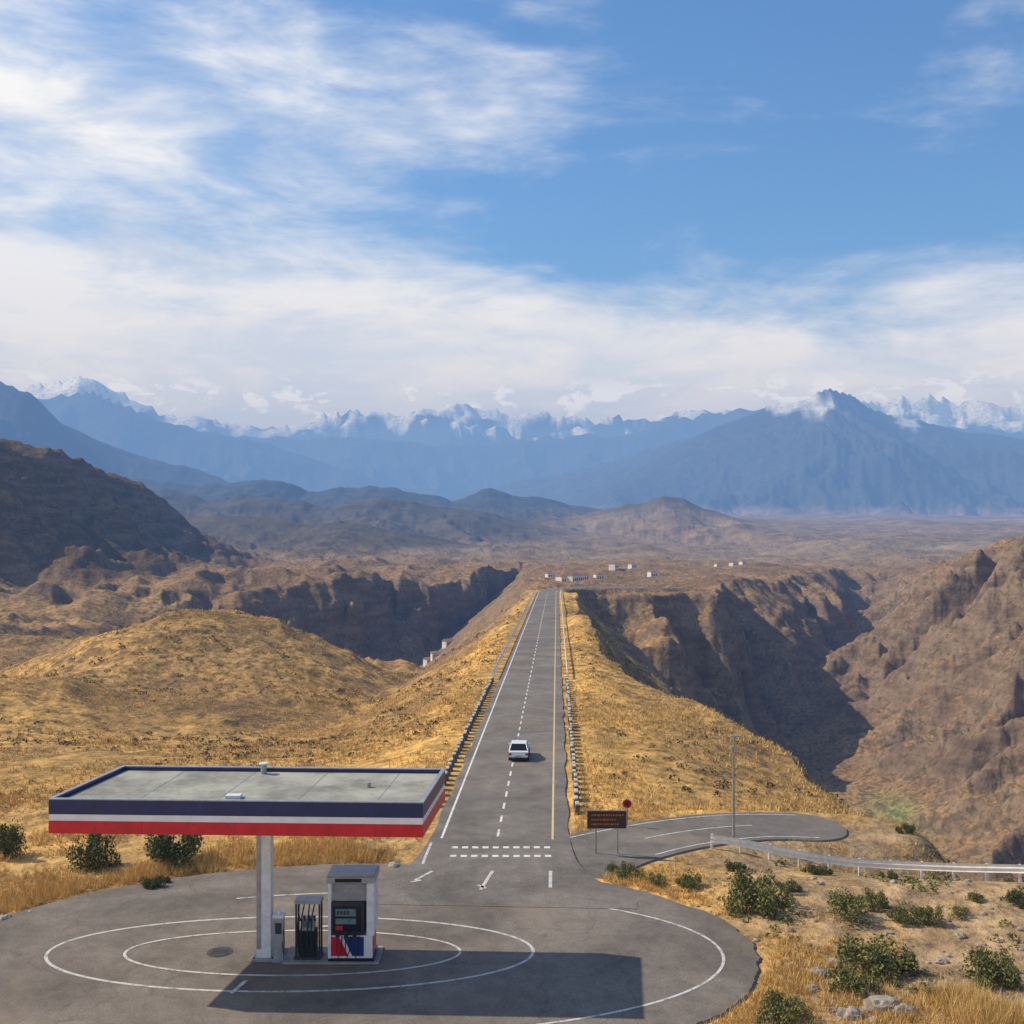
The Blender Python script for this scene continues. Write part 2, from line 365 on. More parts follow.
b=B()
def ringstrip(cx,cy,rx,ry,t0,t1,w,mi,z=.026):
    p=ring_pts(cx,cy,rx,ry,t0,t1,150); P=np.concatenate([p,np.zeros((len(p),1))],1); strip(b,P,-w/2,w/2,z,mi)
ringstrip(-9.4,46.8,10.3,3.9,0,360,.14,0)
ringstrip(-9.3,46.7,7.1,2.35,-60,300,.13,0,.034)
ringstrip(-6.2,46.6,15.1,7.3,-62,118,.13,0,.030)
for (xa,ya),(xb,yb) in (((-1.55,54.2),(-1.0,57.0)),((-4.9,55.6),(-4.1,57.0)),((1.9,54.5),(2.0,57)),((-10.9,42.7),(-10.6,43.9)),((-8.6,49.5),(-6.2,49.9)),((-1.7,54.9),(-1.3,54.4)),((-5.1,55.3),(-4.6,55.6))):
    strip(b,[(xa,ya,0),((xa+xb)/2,(ya+yb)/2,0),(xb,yb,0)],-.09,.09,.047 if ya>53 else .038,0)
b.obj('forecourt_markings',[m_wpf])
m_iron=simple('cast_iron',(.06,.055,.05),.6,.3,8)
b=B(); b.tube([(-12.4,46.7,.0),(-12.4,46.7,.032)],.55,0,24); b.tube([(-12.4,46.7,.032),(-12.4,46.7,.045)],.44,0,24)
for k in range(5): b.box(-12.75,-12.05,46.45+k*.12,46.49+k*.12,.046,.055,0)
b.obj('manhole_cover',[m_iron])
# ---------------------------------------------------------------- canopy
m_navy=simple('navy_panel',(.012,.02,.095),.35,.2,1.5); m_white=simple('white_panel',(.72,.72,.72),.4,.08,1.2); m_red=simple('red_panel',(.56,.012,.025),.35,.16,1.5)
m_roof=simple('roof_membrane',(.30,.29,.235),.9,.4,.45,bmp=.2); m_col=simple('painted_steel',(.68,.68,.68),.45,.12,2.5); m_dark=simple('dark_metal',(.03,.03,.033),.5,.3,4)
m_grey=simple('grey_metal',(.33,.34,.35),.45,.15,3,.3)
FL,FR,BRc,BL=(-18.35,43.55),(-3.48,43.0),(-2.95,48.5),(-17.35,49.1)
def inset(P,d):
    out=[]; n=len(P)
    for k in range(n):
        p0,p1,p2=Vector(P[k-1]),Vector(P[k]),Vector(P[(k+1)%n])
        a=(p1-p0).normalized(); c=(p2-p1).normalized(); na=Vector((-a.y,a.x)); nc=Vector((-c.y,c.x))
        bis=(na+nc); bis=bis/(bis.dot(na)); out.append(tuple(p1+bis*d))
    return out
CP=[FL,FR,BRc,BL]
def wallring(bl,P,t,z0,z1,mi):
    Q=inset(P,t); n=4
    for k in range(n):
        a,b_,c,d=P[k],P[(k+1)%n],Q[(k+1)%n],Q[k]; bl.prism([a,b_,c,d],z0,z1,mi)
b=B()
wallring(b,CP,.18,6.0,6.50,2); wallring(b,inset(CP,.015),.16,6.50,6.76,1); wallring(b,CP,.18,6.76,7.34,0); wallring(b,inset(CP,-.025),.17,7.34,7.385,5)
b.prism(inset(CP,.2),7.12,7.2,3); b.prism(inset(CP,.19),6.03,6.1,1)
for k in range(1,8):
    t_=k/8; ax=FL[0]+(FR[0]-FL[0])*t_; ay=FL[1]+(FR[1]-FL[1])*t_
    b.box(ax-.008,ax+.008,ay-.004,ay+.05,6.02,6.49,6); b.box(ax-.008,ax+.008,ay-.004,ay+.05,6.78,7.33,6)
px,py=-10.35,46.1
b.box(px-.30,px+.30,py-.28,py+.28,.14,5.86,4); b.box(px-.46,px+.46,py-.44,py+.44,.021,.14,5); b.box(px-.55,px+.55,py-.5,py+.5,5.86,6.025,4)
b.box(px-.29,px-.1,py-.30,py-.281,.5,5.8,5)
for dx in(-.38,.38):
    for dy in(-.36,.36): b.tube([(px+dx,py+dy,.14),(px+dx,py+dy,.2)],.035,6,8)
b.tube([(-10.9,48.3,7.2),(-10.9,48.3,7.62)],.13,5,14); b.tube([(-10.9,48.3,7.62),(-10.9,48.3,7.68)],.2,4,14)
b.box(-11.5,-10.9,44.1,44.5,7.2,7.34,4)
b.tube([(-6,46,7.2),(-6,46,7.4)],.09,5,10)
for k in range(4): b.prism([(-15+k*3.2,43.9),(-14.97+k*3.2,43.9),(-14.5+k*3.2,48.6),(-14.53+k*3.2,48.6)],7.2,7.21,5)
for k in range(5): b.box(-15.8+k*2.4,-15.0+k*2.4,45.6,46.2,5.985,6.028,6)
b.obj('gas_station_canopy',[m_navy,m_white,m_red,m_roof,m_col,m_grey,m_dark],.012)
m_conc=simple('concrete',(.30,.28,.25),.9,.2,2,bmp=.3)
b=B(); b.box(-9.5,-5.5,45.4,47.2,.021,.1,0); b.obj('pump_island',[m_conc],.03)
m_glass=simple('dark_glass',(.015,.018,.022),.12,.1,2); m_blue=simple('blue_panel',(.015,.04,.17),.35,.1,2); m_scr=simple('screen',(.13,.2,.22),.2,.25,5); m_rub=simple('rubber',(.018,.018,.018),.7,.1,4)
b=B(); x0,x1,y0,y1=-7.62,-5.72,45.55,46.95; zb=.1
b.box(x0,x1,y0,y1,zb,zb+.12,5)
b.box(x0+.07,x1-.07,y0+.05,y1-.05,zb+.12,1.15,1)
b.add([(x0+.1,y0+.046,zb+.2),(x0+.85,y0+.046,zb+.2),(x0+.45,y0+.046,1.1),(x0+.1,y0+.046,1.1)],[(0,1,2,3)],2)
b.add([(x0+1.0,y0+.046,zb+.2),(x1-.42,y0+.046,zb+.2),(x1-.42,y0+.046,1.1),(x0+.62,y0+.046,1.1)],[(0,1,2,3)],7)
b.box(x1-.07,x1-.05,y0+.2,y1-.2,zb+.2,1.1,2)
b.box(x0+.12,x1-.42,y0+.08,y1-.08,1.15,2.5,6)
b.box(x0+.2,x1-.55,y0+.06,y0+.08,1.3,2.35,5)
b.box(x0+.3,x1-.75,y0+.045,y0+.06,1.95,2.25,8); b.box(x0+.3,x1-.75,y0+.045,y0+.06,1.62,1.85,8); b.box(x0+.3,x0+.6,y0+.045,y0+.06,1.35,1.55,2)
for k in range(4): b.box(x0+.36+k*.14,x0+.45+k*.14,y0+.036,y0+.045,2.02,2.18,6)
for (xa,xb) in((x0,x0+.12),(x1-.3,x1)):
    b.box(xa,xb,y0,y0+.16,zb+.12 if xb<x1 else 1.15,3.35,4); b.box(xa,xb,y1-.16,y1,1.15,3.35,4)
b.box(x1-.3,x1-.01,y0+.16,y1-.16,1.15,3.35,4)
b.box(x0+.12,x1-.3,y0+.3,y1-.3,2.5,3.2,9)
b.box(x0-.06,x1+.06,y0-.08,y1+.08,3.35,3.6,9); b.box(x0,x1,y0,y1,3.6,3.65,9)
b.box(x0+.3,x1-.5,y0-.1,y0-.08,3.40,3.55,5)
for k in range(3):
    xx=x0+.32+k*.35
    b.box(xx,xx+.16,y0-.05,y0+.03,1.12,1.38,3); b.tube([(xx+.08,y0-.06,1.3),(xx+.08,y0-.16,1.1),(xx+.08,y0-.2,.6),(xx+.14,y0-.18,.3),(xx+.24,y0-.12,.6),(xx+.26,y0,1.15)],.024,3,8)
b.obj('fuel_dispenser',[m_navy,m_white,m_red,m_rub,m_col,m_glass,m_dark,m_blue,m_scr,m_grey],.01)
b=B(); x0,x1,y0,y1=-9.05,-7.95,45.7,46.4
b.box(x0,x1,y0,y1,.1,.22,1)
for xx in(x0+.03,x1-.1): b.box(xx,xx+.07,y0+.05,y0+.12,.22,2.4,1); b.box(xx,xx+.07,y1-.12,y1-.05,.22,2.4,1)
b.box(x0,x1,y0+.02,y1-.02,2.4,2.55,2)
b.box(x0+.18,x1-.22,y0+.1,y1-.1,.22,1.25,0); b.box(x0+.26,x1-.3,y0+.14,y1-.14,1.25,1.75,2); b.box(x0+.32,x1-.36,y0+.12,y0+.14,1.4,1.65,3)
for k in range(4):
    xx=x0+.2+k*.21; rr_=.06*(k%2)
    b.tube([(xx,y0+.1,2.4),(xx-.03-rr_,y0-.02,1.9),(xx-.06-rr_,y0-.1,1.0),(xx,y0-.12,.45-rr_),(xx+.09,y0-.1,.42-rr_),(xx+.13,y0-.03,.9),(xx+.12,y0+.1,1.2)],.03,0,8)
    b.tube([(xx,y0-.02,1.95),(xx+.06,y0-.1,1.75)],.05,0,8)
b.obj('fuel_pump',[m_rub,m_dark,m_grey,m_scr],.008)
b=B(); b.box(-9.95,-9.45,45.6,46.05,.021,.12,0); b.box(-9.9,-9.5,45.65,46.0,.12,1.85,0); b.box(-9.93,-9.47,45.62,46.03,1.85,1.98,1); b.box(-9.83,-9.57,45.63,45.65,1.2,1.65,2); b.tube([(-9.7,45.8,1.98),(-9.7,45.8,2.2)],.05,1,8)
b.tube([(-9.5,45.66,1.4),(-9.42,45.55,.9),(-9.46,45.5,.4),(-9.52,45.58,.9)],.022,2,8)
b.obj('air_pump',[m_grey,m_col,m_dark],.012)
# ---------------------------------------------------------------- barriers / rails
m_stone=simple('barrier_stone',(.12,.10,.08),.9,.4,2.5,bmp=.4); m_wb=simple('barrier_white',(.46,.44,.39),.8,.35,3)
m_gal=simple('galvanised_steel',(.78,.75,.68),.5,.12,3,.0)
def side(y,s_): 
    x=I(y,MAIN[:,1],MAIN[:,0]); z=I(y,MAIN[:,1],MAIN[:,2]); return x+s_,z
for sd in(-4.75,4.55):
    b=B(); y=71.0 if sd<0 else 69
    while y<138:
        x,z=side(y,sd); zt=z-.1; wq=.16+R.rand()*.05; hq=.52+R.rand()*.14; lq=.7+R.rand()*.35; j=R.uniform(-.06,.06)
        b.prism([(x-wq+j,y),(x+wq+j,y),(x+wq+j+.03,y+lq),(x-wq+j+.03,y+lq)],zt,zt+hq,0,[(x-wq*.75+j,y+.04),(x+wq*.75+j,y+.04),(x+wq*.75+j+.03,y+lq-.04),(x-wq*.75+j+.03,y+lq-.04)])
        b.prism([(x-wq*.7+j,y+.06),(x+wq*.7+j,y+.06),(x+wq*.7+j,y+lq*.85),(x-wq*.7+j,y+lq*.85)],zt+hq-.01,zt+hq+.1,1)
        y+=lq+.6+R.rand()*.3
    b.obj('stone_barrier',[m_stone,m_wb],.03)
def rail(P,name,post=2.0,hgt=.75,bh=.32):
    b=B(); P=np.asarray(P,float); P_,n=frame(P)
    prof=[(.0,hgt-bh),(.05,hgt-bh*.8),(.0,hgt-bh*.5),(.05,hgt-bh*.2),(.0,hgt-.0)]
    vs=[];k_=len(prof)
    for k in range(len(P)):
        for (u,z) in prof: vs.append((P[k,0]-n[k,0]*u,P[k,1]-n[k,1]*u,P[k,2]+z))
    b.add(vs,[(k*k_+j,k*k_+j+1,(k+1)*k_+j+1,(k+1)*k_+j) for k in range(len(P)-1) for j in range(k_-1)],0)
    Q=resample(P,post)
    for p in Q: b.box(p[0]+.03,p[0]+.15,p[1]+.06,p[1]+.18,p[2]-.5,p[2]+hgt-.03,1)
    return b.obj(name,[m_gal,m_col])
RY=np.concatenate([np.arange(139,405,3.0)])
for sd in(-4.9,4.6):
    P=[(side(y,sd)[0],y,side(y,sd)[1]) for y in RY]
    if sd>0:
        tl=MAIN[(MAIN[:,1]>405)&(MAIN[:,0]<60)]; p_,n_=frame(tl); P+=[(p_[k,0]+n_[k,0]*4.6,p_[k,1]+n_[k,1]*4.6,p_[k,2]) for k in range(len(tl))]
    rail(P,'guard_rail',4.0,.95)
GP=[(11.2,62.0),(13.6,61.4),(15.9,60.8),(18.4,60.1),(20.9,59.3),(23.6,58.1),(26.3,56.7),(29,54.9),(31.5,53)]
GP=resample(smooth_poly([(a,c,0) for a,c in GP],2),.8); GP[:,2]=H(GP[:,0],GP[:,1]); GP[:,2]=np.convolve(np.pad(GP[:,2],3,'edge'),np.ones(7)/7,'valid')
rail(GP,'guard_rail',1.6,.9,.45)
# ---------------------------------------------------------------- car
m_carp=simple('white_car_paint',(.72,.72,.72),.25,.02,1); m_tyre=simple('tyre',(.02,.02,.02),.8,.1,5); m_tail=simple('tail_light_red',(.4,.01,.01),.3,.05,5); m_hub=simple('alloy',(.4,.4,.42),.3,.1,5,.8)
b=B()
def section(pts,hw,mi,taper=None):
    n=len(pts); vs=[(-hw*(1 if taper is None else taper[k]),p[0],p[1]) for k,p in enumerate(pts)]+[(hw*(1 if taper is None else taper[k]),p[0],p[1]) for k,p in enumerate(pts)]
    b.add(vs,[tuple(range(n)),tuple(range(n,2*n))[::-1]]+[(k,k+n,(k+1)%n+n,(k+1)%n) for k in range(n)],mi)
section([(-2.15,.35),(-2.2,.6),(-2.12,.92),(-1.5,.98),(.9,.98),(1.9,.84),(2.15,.65),(2.15,.35),(1.8,.24),(-1.8,.24)],.86,0,[.94,.96,.95,1,1,.96,.9,.9,.95,.95])
section([(-1.75,.97),(-1.15,1.42),(-.6,1.47),(.15,1.44),(.95,.97)],.78,1,[.98,.80,.78,.80,.98])
section([(-1.12,1.425),(-.6,1.475),(.12,1.445),(.05,1.49),(-.6,1.52),(-1.05,1.46)],.66,0)
for sx in(-1,1):
    for (ya,za,yb,zb_) in((-1.7,.98,-1.1,1.45),(-.35,.98,-.35,1.46),(.93,.98,.13,1.45)): b.tube([(sx*.775,ya,za),(sx*.625,yb,zb_)],.035,0,6)
    for wy in(-1.35,1.35):
        b.tube([(sx*.66,wy,.32),(sx*.88,wy,.32)],.32,2,20); b.tube([(sx*.88,wy,.32),(sx*.9,wy,.32)],.19,4,14)
    b.box(sx*.72-.12,sx*.72+.12,-2.19,-2.10,.62,.82,3); b.box(sx*.65-.14,sx*.65+.14,2.08,2.16,.56,.7,4)
    b.box(sx*.92-.07,sx*.92+.07,.6,.75,.98,1.1,0)
b.box(-.26,.26,-2.215,-2.19,.52,.64,4); b.box(-.84,.84,-2.23,-2.1,.3,.46,1)
yc=87.5; o=b.obj('car',[m_carp,m_glass,m_tyre,m_tail,m_hub],.03,(.58,yc,-.038*(yc-58.9)+.035),-.04); o.scale=(.9,.9,.9)
# ---------------------------------------------------------------- signs, lamp
m_brown=simple('brown_sign',(.055,.022,.012),.5,.15,2); m_or=simple('orange_lettering',(.42,.13,.03),.5,.1,2); m_post=simple('sign_post',(.25,.24,.22),.6,.2,3)
b=B(); x0,x1,yy_=4.15,6.25,60.3
gz=-.3
b.box(x0,x1,yy_,yy_+.06,1.28,2.2,0); b.box(x0-.04,x1+.04,yy_+.061,yy_+.1,1.24,2.24,2)
for k,(w_,zz) in enumerate(((1.7,1.95),(1.35,1.7),(1.5,1.45))):
    xx=x0+.2
    while xx<x0+.2+w_:
        lw=.06+R.rand()*.14; b.box(xx,xx+lw,yy_-.012,yy_-.002,zz,zz+.1,1); xx+=lw+.05
b.tube([(4.6,yy_+.14,gz),(4.6,yy_+.14,2.2)],.05,2,10); b.tube([(5.8,yy_+.14,gz),(5.8,yy_+.14,2.2)],.04,2,10)
b.obj('road_sign',[m_brown,m_or,m_post],.005)
b=B(); sx_,sy_=6.9,66.0
b.tube([(sx_,sy_,-1),(sx_,sy_,1.35)],.04,2,8); b.tube([(sx_,sy_-.05,1.1),(sx_,sy_-.08,1.1)],.27,0,20); b.tube([(sx_,sy_-.08,1.1),(sx_,sy_-.09,1.1)],.17,1,20)
b.obj('traffic_sign',[m_red,m_brown,m_post])
b=B(); lx,ly=12.75,63.3; lz=float(H([lx],[ly])[0])
b.tube([(lx,ly,lz-.3),(lx,ly,lz+3),(lx,ly,lz+6.0)],[.085,.07,.05],0,10); b.tube([(lx,ly,lz),(lx,ly,lz+.35)],.15,0,12)
b.tube([(lx,ly,lz+5.95),(lx+.1,ly,lz+6.15),(lx+.35,ly,lz+6.2)],.03,0,8); b.box(lx-.15,lx+.42,ly-.1,ly+.1,lz+6.15,lz+6.25,1); b.box(lx-.15,lx+.15,ly-.1,ly+.1,lz+5.4,lz+5.62,1)
b.obj('street_lamp',[m_post,m_grey])
# ---------------------------------------------------------------- villages
m_hw=simple('house_wall',(.78,.72,.62),.8,.15,.3); m_hr=simple('house_roof',(.34,.18,.11),.8,.3,.3); m_win=simple('house_window',(.04,.04,.05),.3,.1,1)
def house(x,y,w,d,h,rot):
    b=B(); b.box(-w/2,w/2,-d/2,d/2,-2,h,0)
    b.add([(-w/2-.3,-d/2-.3,h),(w/2+.3,-d/2-.3,h),(w/2+.3,d/2+.3,h),(-w/2-.3,d/2+.3,h),(-w/2-.3,0,h+w*.2),(w/2+.3,0,h+w*.2)],[(0,1,5,4),(2,3,4,5),(0,4,3),(1,2,5),(0,3,2,1)],1)
    for k in range(3): b.box(-w/2+w*(.15+.28*k),-w/2+w*(.27+.28*k),-d/2-.04,-d/2-.003,h*.35,h*.7,2)
    z=float(H([x],[y])[0]); b.obj('village_house',[m_hw,m_hr,m_win],0,(x,y,z),rot)
for u,y in((562,600),(567,640),(571,600),(576,660),(581,610),(586,650),(591,690),(600,720),(735,1000),(741,1030),(632,880),(553,760),(612,800),(650,760),(720,960)): 
    house((u-512)/F*y+R.uniform(-2,2),y,R.uniform(4.5,7.5),R.uniform(4,5.5),R.uniform(2.8,4.6),R.uniform(.2,1.0))
for x,y in((-46,608),(-36,622),(-41,598)): house(x,y,R.uniform(4,6),4,2.4,R.uniform(.2,.9))
# ---------------------------------------------------------------- vegetation
def islandmat(name,cols,rough=.7):
    m,nt,b=newmat(name); g=nt.nodes.new('ShaderNodeNewGeometry'); cr=nt.nodes.new('ShaderNodeValToRGB'); L(nt,g.outputs['Random Per Island'],cr.inputs[0])
    e=cr.color_ramp.elements; e[0].color=cols[0]+(1,); e[1].color=cols[-1]+(1,)
    for k,c in enumerate(cols[1:-1]): q_=e.new((k+1)/(len(cols)-1)); q_.color=c+(1,)
    L(nt,cr.outputs[0],b.inputs['Base Color']); b.inputs['Roughness'].default_value=rough; b.inputs['Specular IOR Level'].default_value=.2
    return m
m_leaf=islandmat('shrub_leaf',[(.08,.095,.025),(.13,.14,.04),(.19,.19,.055),(.28,.24,.09)])
m_leafd=islandmat('shrub_leaf_dark',[(.05,.07,.022),(.095,.11,.035),(.15,.16,.055)])
m_twig=simple('twig',(.13,.095,.06),.9,.3,5)
m_grass=islandmat('dry_grass_blade',[(.50,.30,.09),(.70,.45,.15),(.80,.57,.23),(.44,.28,.10)])
m_scrub=islandmat('scrub_leaf',[(.08,.07,.03),(.13,.10,.04),(.22,.15,.065)])
def quads(P,size,rng,aspect=1.0):
    n=len(P); a=rng.normal(size=(n,3)); a/=np.linalg.norm(a,axis=1)[:,None]; c=rng.normal(size=(n,3)); c-=a*(a*c).sum(1)[:,None]; c/=np.linalg.norm(c,axis=1)[:,None]
    sz=np.asarray(size).reshape(-1,1)*np.ones((n,1)); V=np.stack([P-a*sz,P+c*sz*aspect*.5,P+a*sz,P-c*sz*aspect*.5],1).reshape(-1,3)
    return V,np.arange(4*n).reshape(-1,4)
def bushmesh(seed,mat,n=3000):
    rng=np.random.RandomState(seed); lob=[]
    for k in range(15):
        a=rng.rand()*6.28; r=rng.rand()**.6*.66; lob.append((r*math.cos(a),r*math.sin(a),.14+rng.rand()*.46*(1-r*.6),.13+rng.rand()*.16))
    P=[]
    for k in range(n):
        l=lob[rng.randint(len(lob))]; d=rng.normal(size=3); d/=np.linalg.norm(d); rad=l[3]*(rng.rand()**.35)*(1+.45*rng.rand()**3)
        p=np.array(l[:3])+d*rad; P.append((p[0],p[1],max(p[2],.01)))
    V,Fq=quads(np.array(P),.026+.022*rng.rand(n),rng,1.1)
    me=bpy.data.meshes.new('shrub_mesh')
    bb=B()
    for k in range(16):
        l=lob[rng.randint(len(lob))]; bb.tube([(rng.uniform(-.05,.05),rng.uniform(-.05,.05),-.05),(l[0]*.5,l[1]*.5,l[2]*.45),(l[0],l[1],l[2]+l[3]*.8)],[.02,.012,.005],1,5)
    vs=[tuple(v) for v in V]+bb.v; off=len(V); fs=[tuple(f) for f in Fq]+[tuple(off+q_ for q_ in f) for f in bb.f]
    me.from_pydata(vs,[],fs); me.materials.append(mat); me.materials.append(m_twig); me.polygons.foreach_set('material_index',[0]*len(Fq)+[1]*len(bb.f)); me.update(); return me
BM=[bushmesh(1,m_leaf),bushmesh(2,m_leaf),bushmesh(3,m_leafd),bushmesh(4,m_leaf,2000),bushmesh(5,m_leafd,3400)]
def shrub(u,v,wpx,hpx,k,z=0.0):
    d=(HC-z)*F/(v-HY); x=(u-512)/F*d
    zz=float(H([x],[d])[0]); o=bpy.data.objects.new('shrub',BM[k]); sc.collection.objects.link(o)
    o.location=(x,d,zz-.05); sx=wpx/F*d/1.7; o.scale=(sx,sx*R.uniform(.8,1.1),hpx/F*d/.85); o.rotation_euler=(0,0,R.rand()*6.28)
for a in [(6,862,44,42,4,-.4),(96,874,60,42,4,-.4),(174,872,72,42,4,-.4),(156,885,34,18,2,0),
 (758,908,74,50,0,0),(790,890,30,16,1,0),(850,918,62,34,3,0),(872,905,40,26,0,0),(905,920,40,22,1,0),(930,922,34,26,3,0),(878,968,92,46,0,0),(850,992,64,30,1,0),(785,1022,60,42,0,0),(995,980,64,46,0,0),(1020,905,30,22,2,0),
 (628,875,36,20,0,0),(655,884,30,16,3,0),(690,888,34,18,1,0),(736,866,24,16,2,0),(820,862,28,16,2,0),(888,866,22,12,2,0),(612,868,20,12,1,0),(905,848,22,14,2,-2),(960,915,30,14,3,0),(1010,860,26,16,2,-.5),(975,900,24,12,1,0),(380,862,16,12,3,-.3),(940,1000,30,16,3,0)]: shrub(*a)
def grass(name,x,y,h,wd,blades,mat,seed=3):
    n=len(x); z=H(x,y); rng=np.random.RandomState(seed)
    k=np.repeat(np.arange(n),blades); N_=len(k)
    th=rng.rand(N_)*6.28; r=rng.rand(N_)*.5*h[k]; bx=x[k]+r*np.cos(th)*.5; by=y[k]+r*np.sin(th)*.5; bz=z[k]-.03
    hh=h[k]*(.5+.6*rng.rand(N_)); ln=hh*(.15+.45*rng.rand(N_)); w=wd[k]; ph=rng.rand(N_)*3.14
    V=np.stack([np.stack([bx-w*np.cos(ph),by-w*np.sin(ph),bz],1),np.stack([bx+w*np.cos(ph),by+w*np.sin(ph),bz],1),np.stack([bx+ln*np.cos(th),by+ln*np.sin(th),bz+hh],1)],1).reshape(-1,3)
    return fastmesh(name,V,np.arange(3*N_).reshape(-1,3),mat)
def okmask(x,y,m=.6):
    d1,_=pdist(x,y,MAIN[MAIN[:,1]<420]); d2,_=pdist(x,y,BR)
    return (d1>4.3+m)&(d2>3.1+m)&(padr(x,y)>1.02)&~((y<62)&(d1<5.5+m))
n=90000; y=34*np.exp(R.rand(n)*math.log(75/34.)); x=(R.rand(n)-.5)*2*y*.56
cl=fbm(x/5,y/5,4,401)+.35*fbm(x/1.5,y/1.5,3,411)
want=np.where(x>2,.06+np.clip(cl,-1,1)*.8-I(x,[6,9,13,22],[-.5,-.5,.05,.25]),.5+cl)
ed=padr(x,y); want=want+.55*np.exp(-((ed-1.09)/.07)**2)*np.where(x>2,1,1.4)
ok=okmask(x,y,.1)&(want>R.rand(n)*.75-.02); x,y=x[ok],y[ok]
hgt=.16+.34*R.rand(len(x))**2+.2*np.clip(fbm(x/6,y/6,3,421),0,1)+.22*(padr(x,y)<1.25)*(x<0)
grass('dry_grass',x,y,hgt,np.full(len(x),.016),9,m_grass)
n=2200; y=R.uniform(38,42.5,n); x=R.uniform(16.2,21.5,n); ok=fbm(x/1.6,y/1.6,3,461)+.1>0; x,y=x[ok],y[ok]
grass('tall_dry_grass',x,y,.5+.5*R.rand(len(x)),np.full(len(x),.016),8,m_grass,9)
n=70000; y=70*np.exp(R.rand(n)*math.log(320/70.)); x=(R.rand(n)-.5)*2*y*.52
cl=fbm(x/14,y/14,4,431); ok=okmask(x,y,.6)&(cl+.4>R.rand(n)); x,y=x[ok],y[ok]
grass('hillside_grass',x,y,(.25+.3*R.rand(len(x))),.02+y*.0002,4,m_grass)
def scrubs(name,x,y,sz,seed,mat):
    z=H(x,y); k=np.repeat(np.arange(len(x)),14); rg=np.random.RandomState(seed)
    d=rg.normal(size=(len(k),3)); d/=np.linalg.norm(d,axis=1)[:,None]; Pp=np.stack([x[k],y[k],z[k]],1)+np.abs(d)*[[0,0,1]]*sz[k][:,None]*.8+d*[[1,1,0]]*sz[k][:,None]*.9
    V,Fq=quads(Pp,sz[k]*.34,rg,1.2); fastmesh(name,V,Fq,mat)
n=22000; y=64*np.exp(R.rand(n)*math.log(560/64.)); x=(R.rand(n)-.5)*2*y*.52
cl=fbm(x/30,y/30,4,441); ok=okmask(x,y,1.5)&(cl*.9+.3>R.rand(n)); x,y=x[ok],y[ok]
scrubs('distant_shrubs',x,y,(.14+.5*R.rand(len(x))**3)*I(y,[60,300],[.65,1.3]),5,m_scrub)
n=1500; y=R.uniform(39,62,n); x=R.uniform(6,32,n); cl=fbm(x/4,y/4,3,471); ok=okmask(x,y,.5)&(cl+.15-.4*(x<11)>R.rand(n)*.8); x,y=x[ok],y[ok]
scrubs('low_scrub',x,y,.08+.28*R.rand(len(x))**2,6,m_leaf)
# rocks
m_rock=simple('rock',(.33,.27,.21),.9,.35,2.5,bmp=.6)
import bmesh
def rocks(name,L_):
    bm=bmesh.new()
    for (x,y,r_) in L_:
        z=float(H([x],[y])[0]); t=bmesh.new(); bmesh.ops.create_icosphere(t,subdivisions=3 if r_>.2 else 2,radius=1)
        o=R.rand(3)*50; sc_=(r_*R.uniform(.8,1.3),r_*R.uniform(.7,1.1),r_*R.uniform(.5,.8))
        co=np.array([v.co[:] for v in t.verts]); f=1+.35*fbm(co[:,0]*1.3+o[0]+co[:,2],co[:,1]*1.3+o[1]-co[:,2]*.7,4,501)
        co*=f[:,None]; co[:,0]=np.round(co[:,0]*2.5)/2.5*.35+co[:,0]*.65; co[:,2]=np.round(co[:,2]*2.2)/2.2*.4+co[:,2]*.6
        for v,p in zip(t.verts,co): v.co=Vector((x+p[0]*sc_[0],y+p[1]*sc_[1],z+p[2]*sc_[2]+r_*.15))
        me=bpy.data.meshes.new('t'); t.to_mesh(me); bm.from_mesh(me); bpy.data.meshes.remove(me); t.free()
    me=bpy.data.meshes.new(name); bm.to_mesh(me); me.materials.append(m_rock); o=bpy.data.objects.new(name,me); sc.collection.objects.link(o)
RL=[]
for (u,v,r_) in((880,1012,.55),(850,1018,.4),(820,975,.42),(835,962,.3),(812,990,.3),(905,1016,.35),(868,1000,.3),(770,1018,.25),(940,960,.25),(5,918,.35),(30,912,.18),(395,866,.35),(960,935,.22),(1000,1015,.25),(925,985,.2),(790,965,.2)):
    d=HC*F/(v-HY); RL.append(((u-512)/F*d,d,r_))
for k in range(190):
    v=R.uniform(865,1024); u=R.uniform(640,1100); d=HC*F/(v-HY); x=(u-512)/F*d
    if okmask(np.array([x]),np.array([d]),.4)[0]: RL.append((x,d,.05+.14*R.rand()**2))
rocks('rocks',RL)
# ---------------------------------------------------------------- haze volume
def haze(name,x0,x1,y0,y1,z0,z1,sig,J):
    b=B(); b.box(x0,x1,y0,y1,z0,z1,0)
    m=bpy.data.materials.new(name); m.use_nodes=True; nt=m.node_tree; nt.nodes.clear()
    out=nt.nodes.new('ShaderNodeOutputMaterial'); ab=nt.nodes.new('ShaderNodeVolumeAbsorption'); em=nt.nodes.new('ShaderNodeEmission'); ad=nt.nodes.new('ShaderNodeAddShader')
    mx=max(sig); ab.inputs['Density'].default_value=mx; ab.inputs['Color'].default_value=tuple(1-s_/mx for s_ in sig)+(1,)
    em.inputs['Color'].default_value=tuple(s_/mx*j for s_,j in zip(sig,J))+(1,); em.inputs['Strength'].default_value=mx  # the volume itself glows: emission stands in for scattered airlight
    L(nt,ab.outputs[0],ad.inputs[0]); L(nt,em.outputs[0],ad.inputs[1]); L(nt,ad.outputs[0],out.inputs['Volume'])
    return b.obj(name,[m])
haze('atmospheric_haze',-21000,21000,-3000,21500,-600,1050,(1.0e-4,1.2e-4,1.6e-4),(.24,.39,.62))
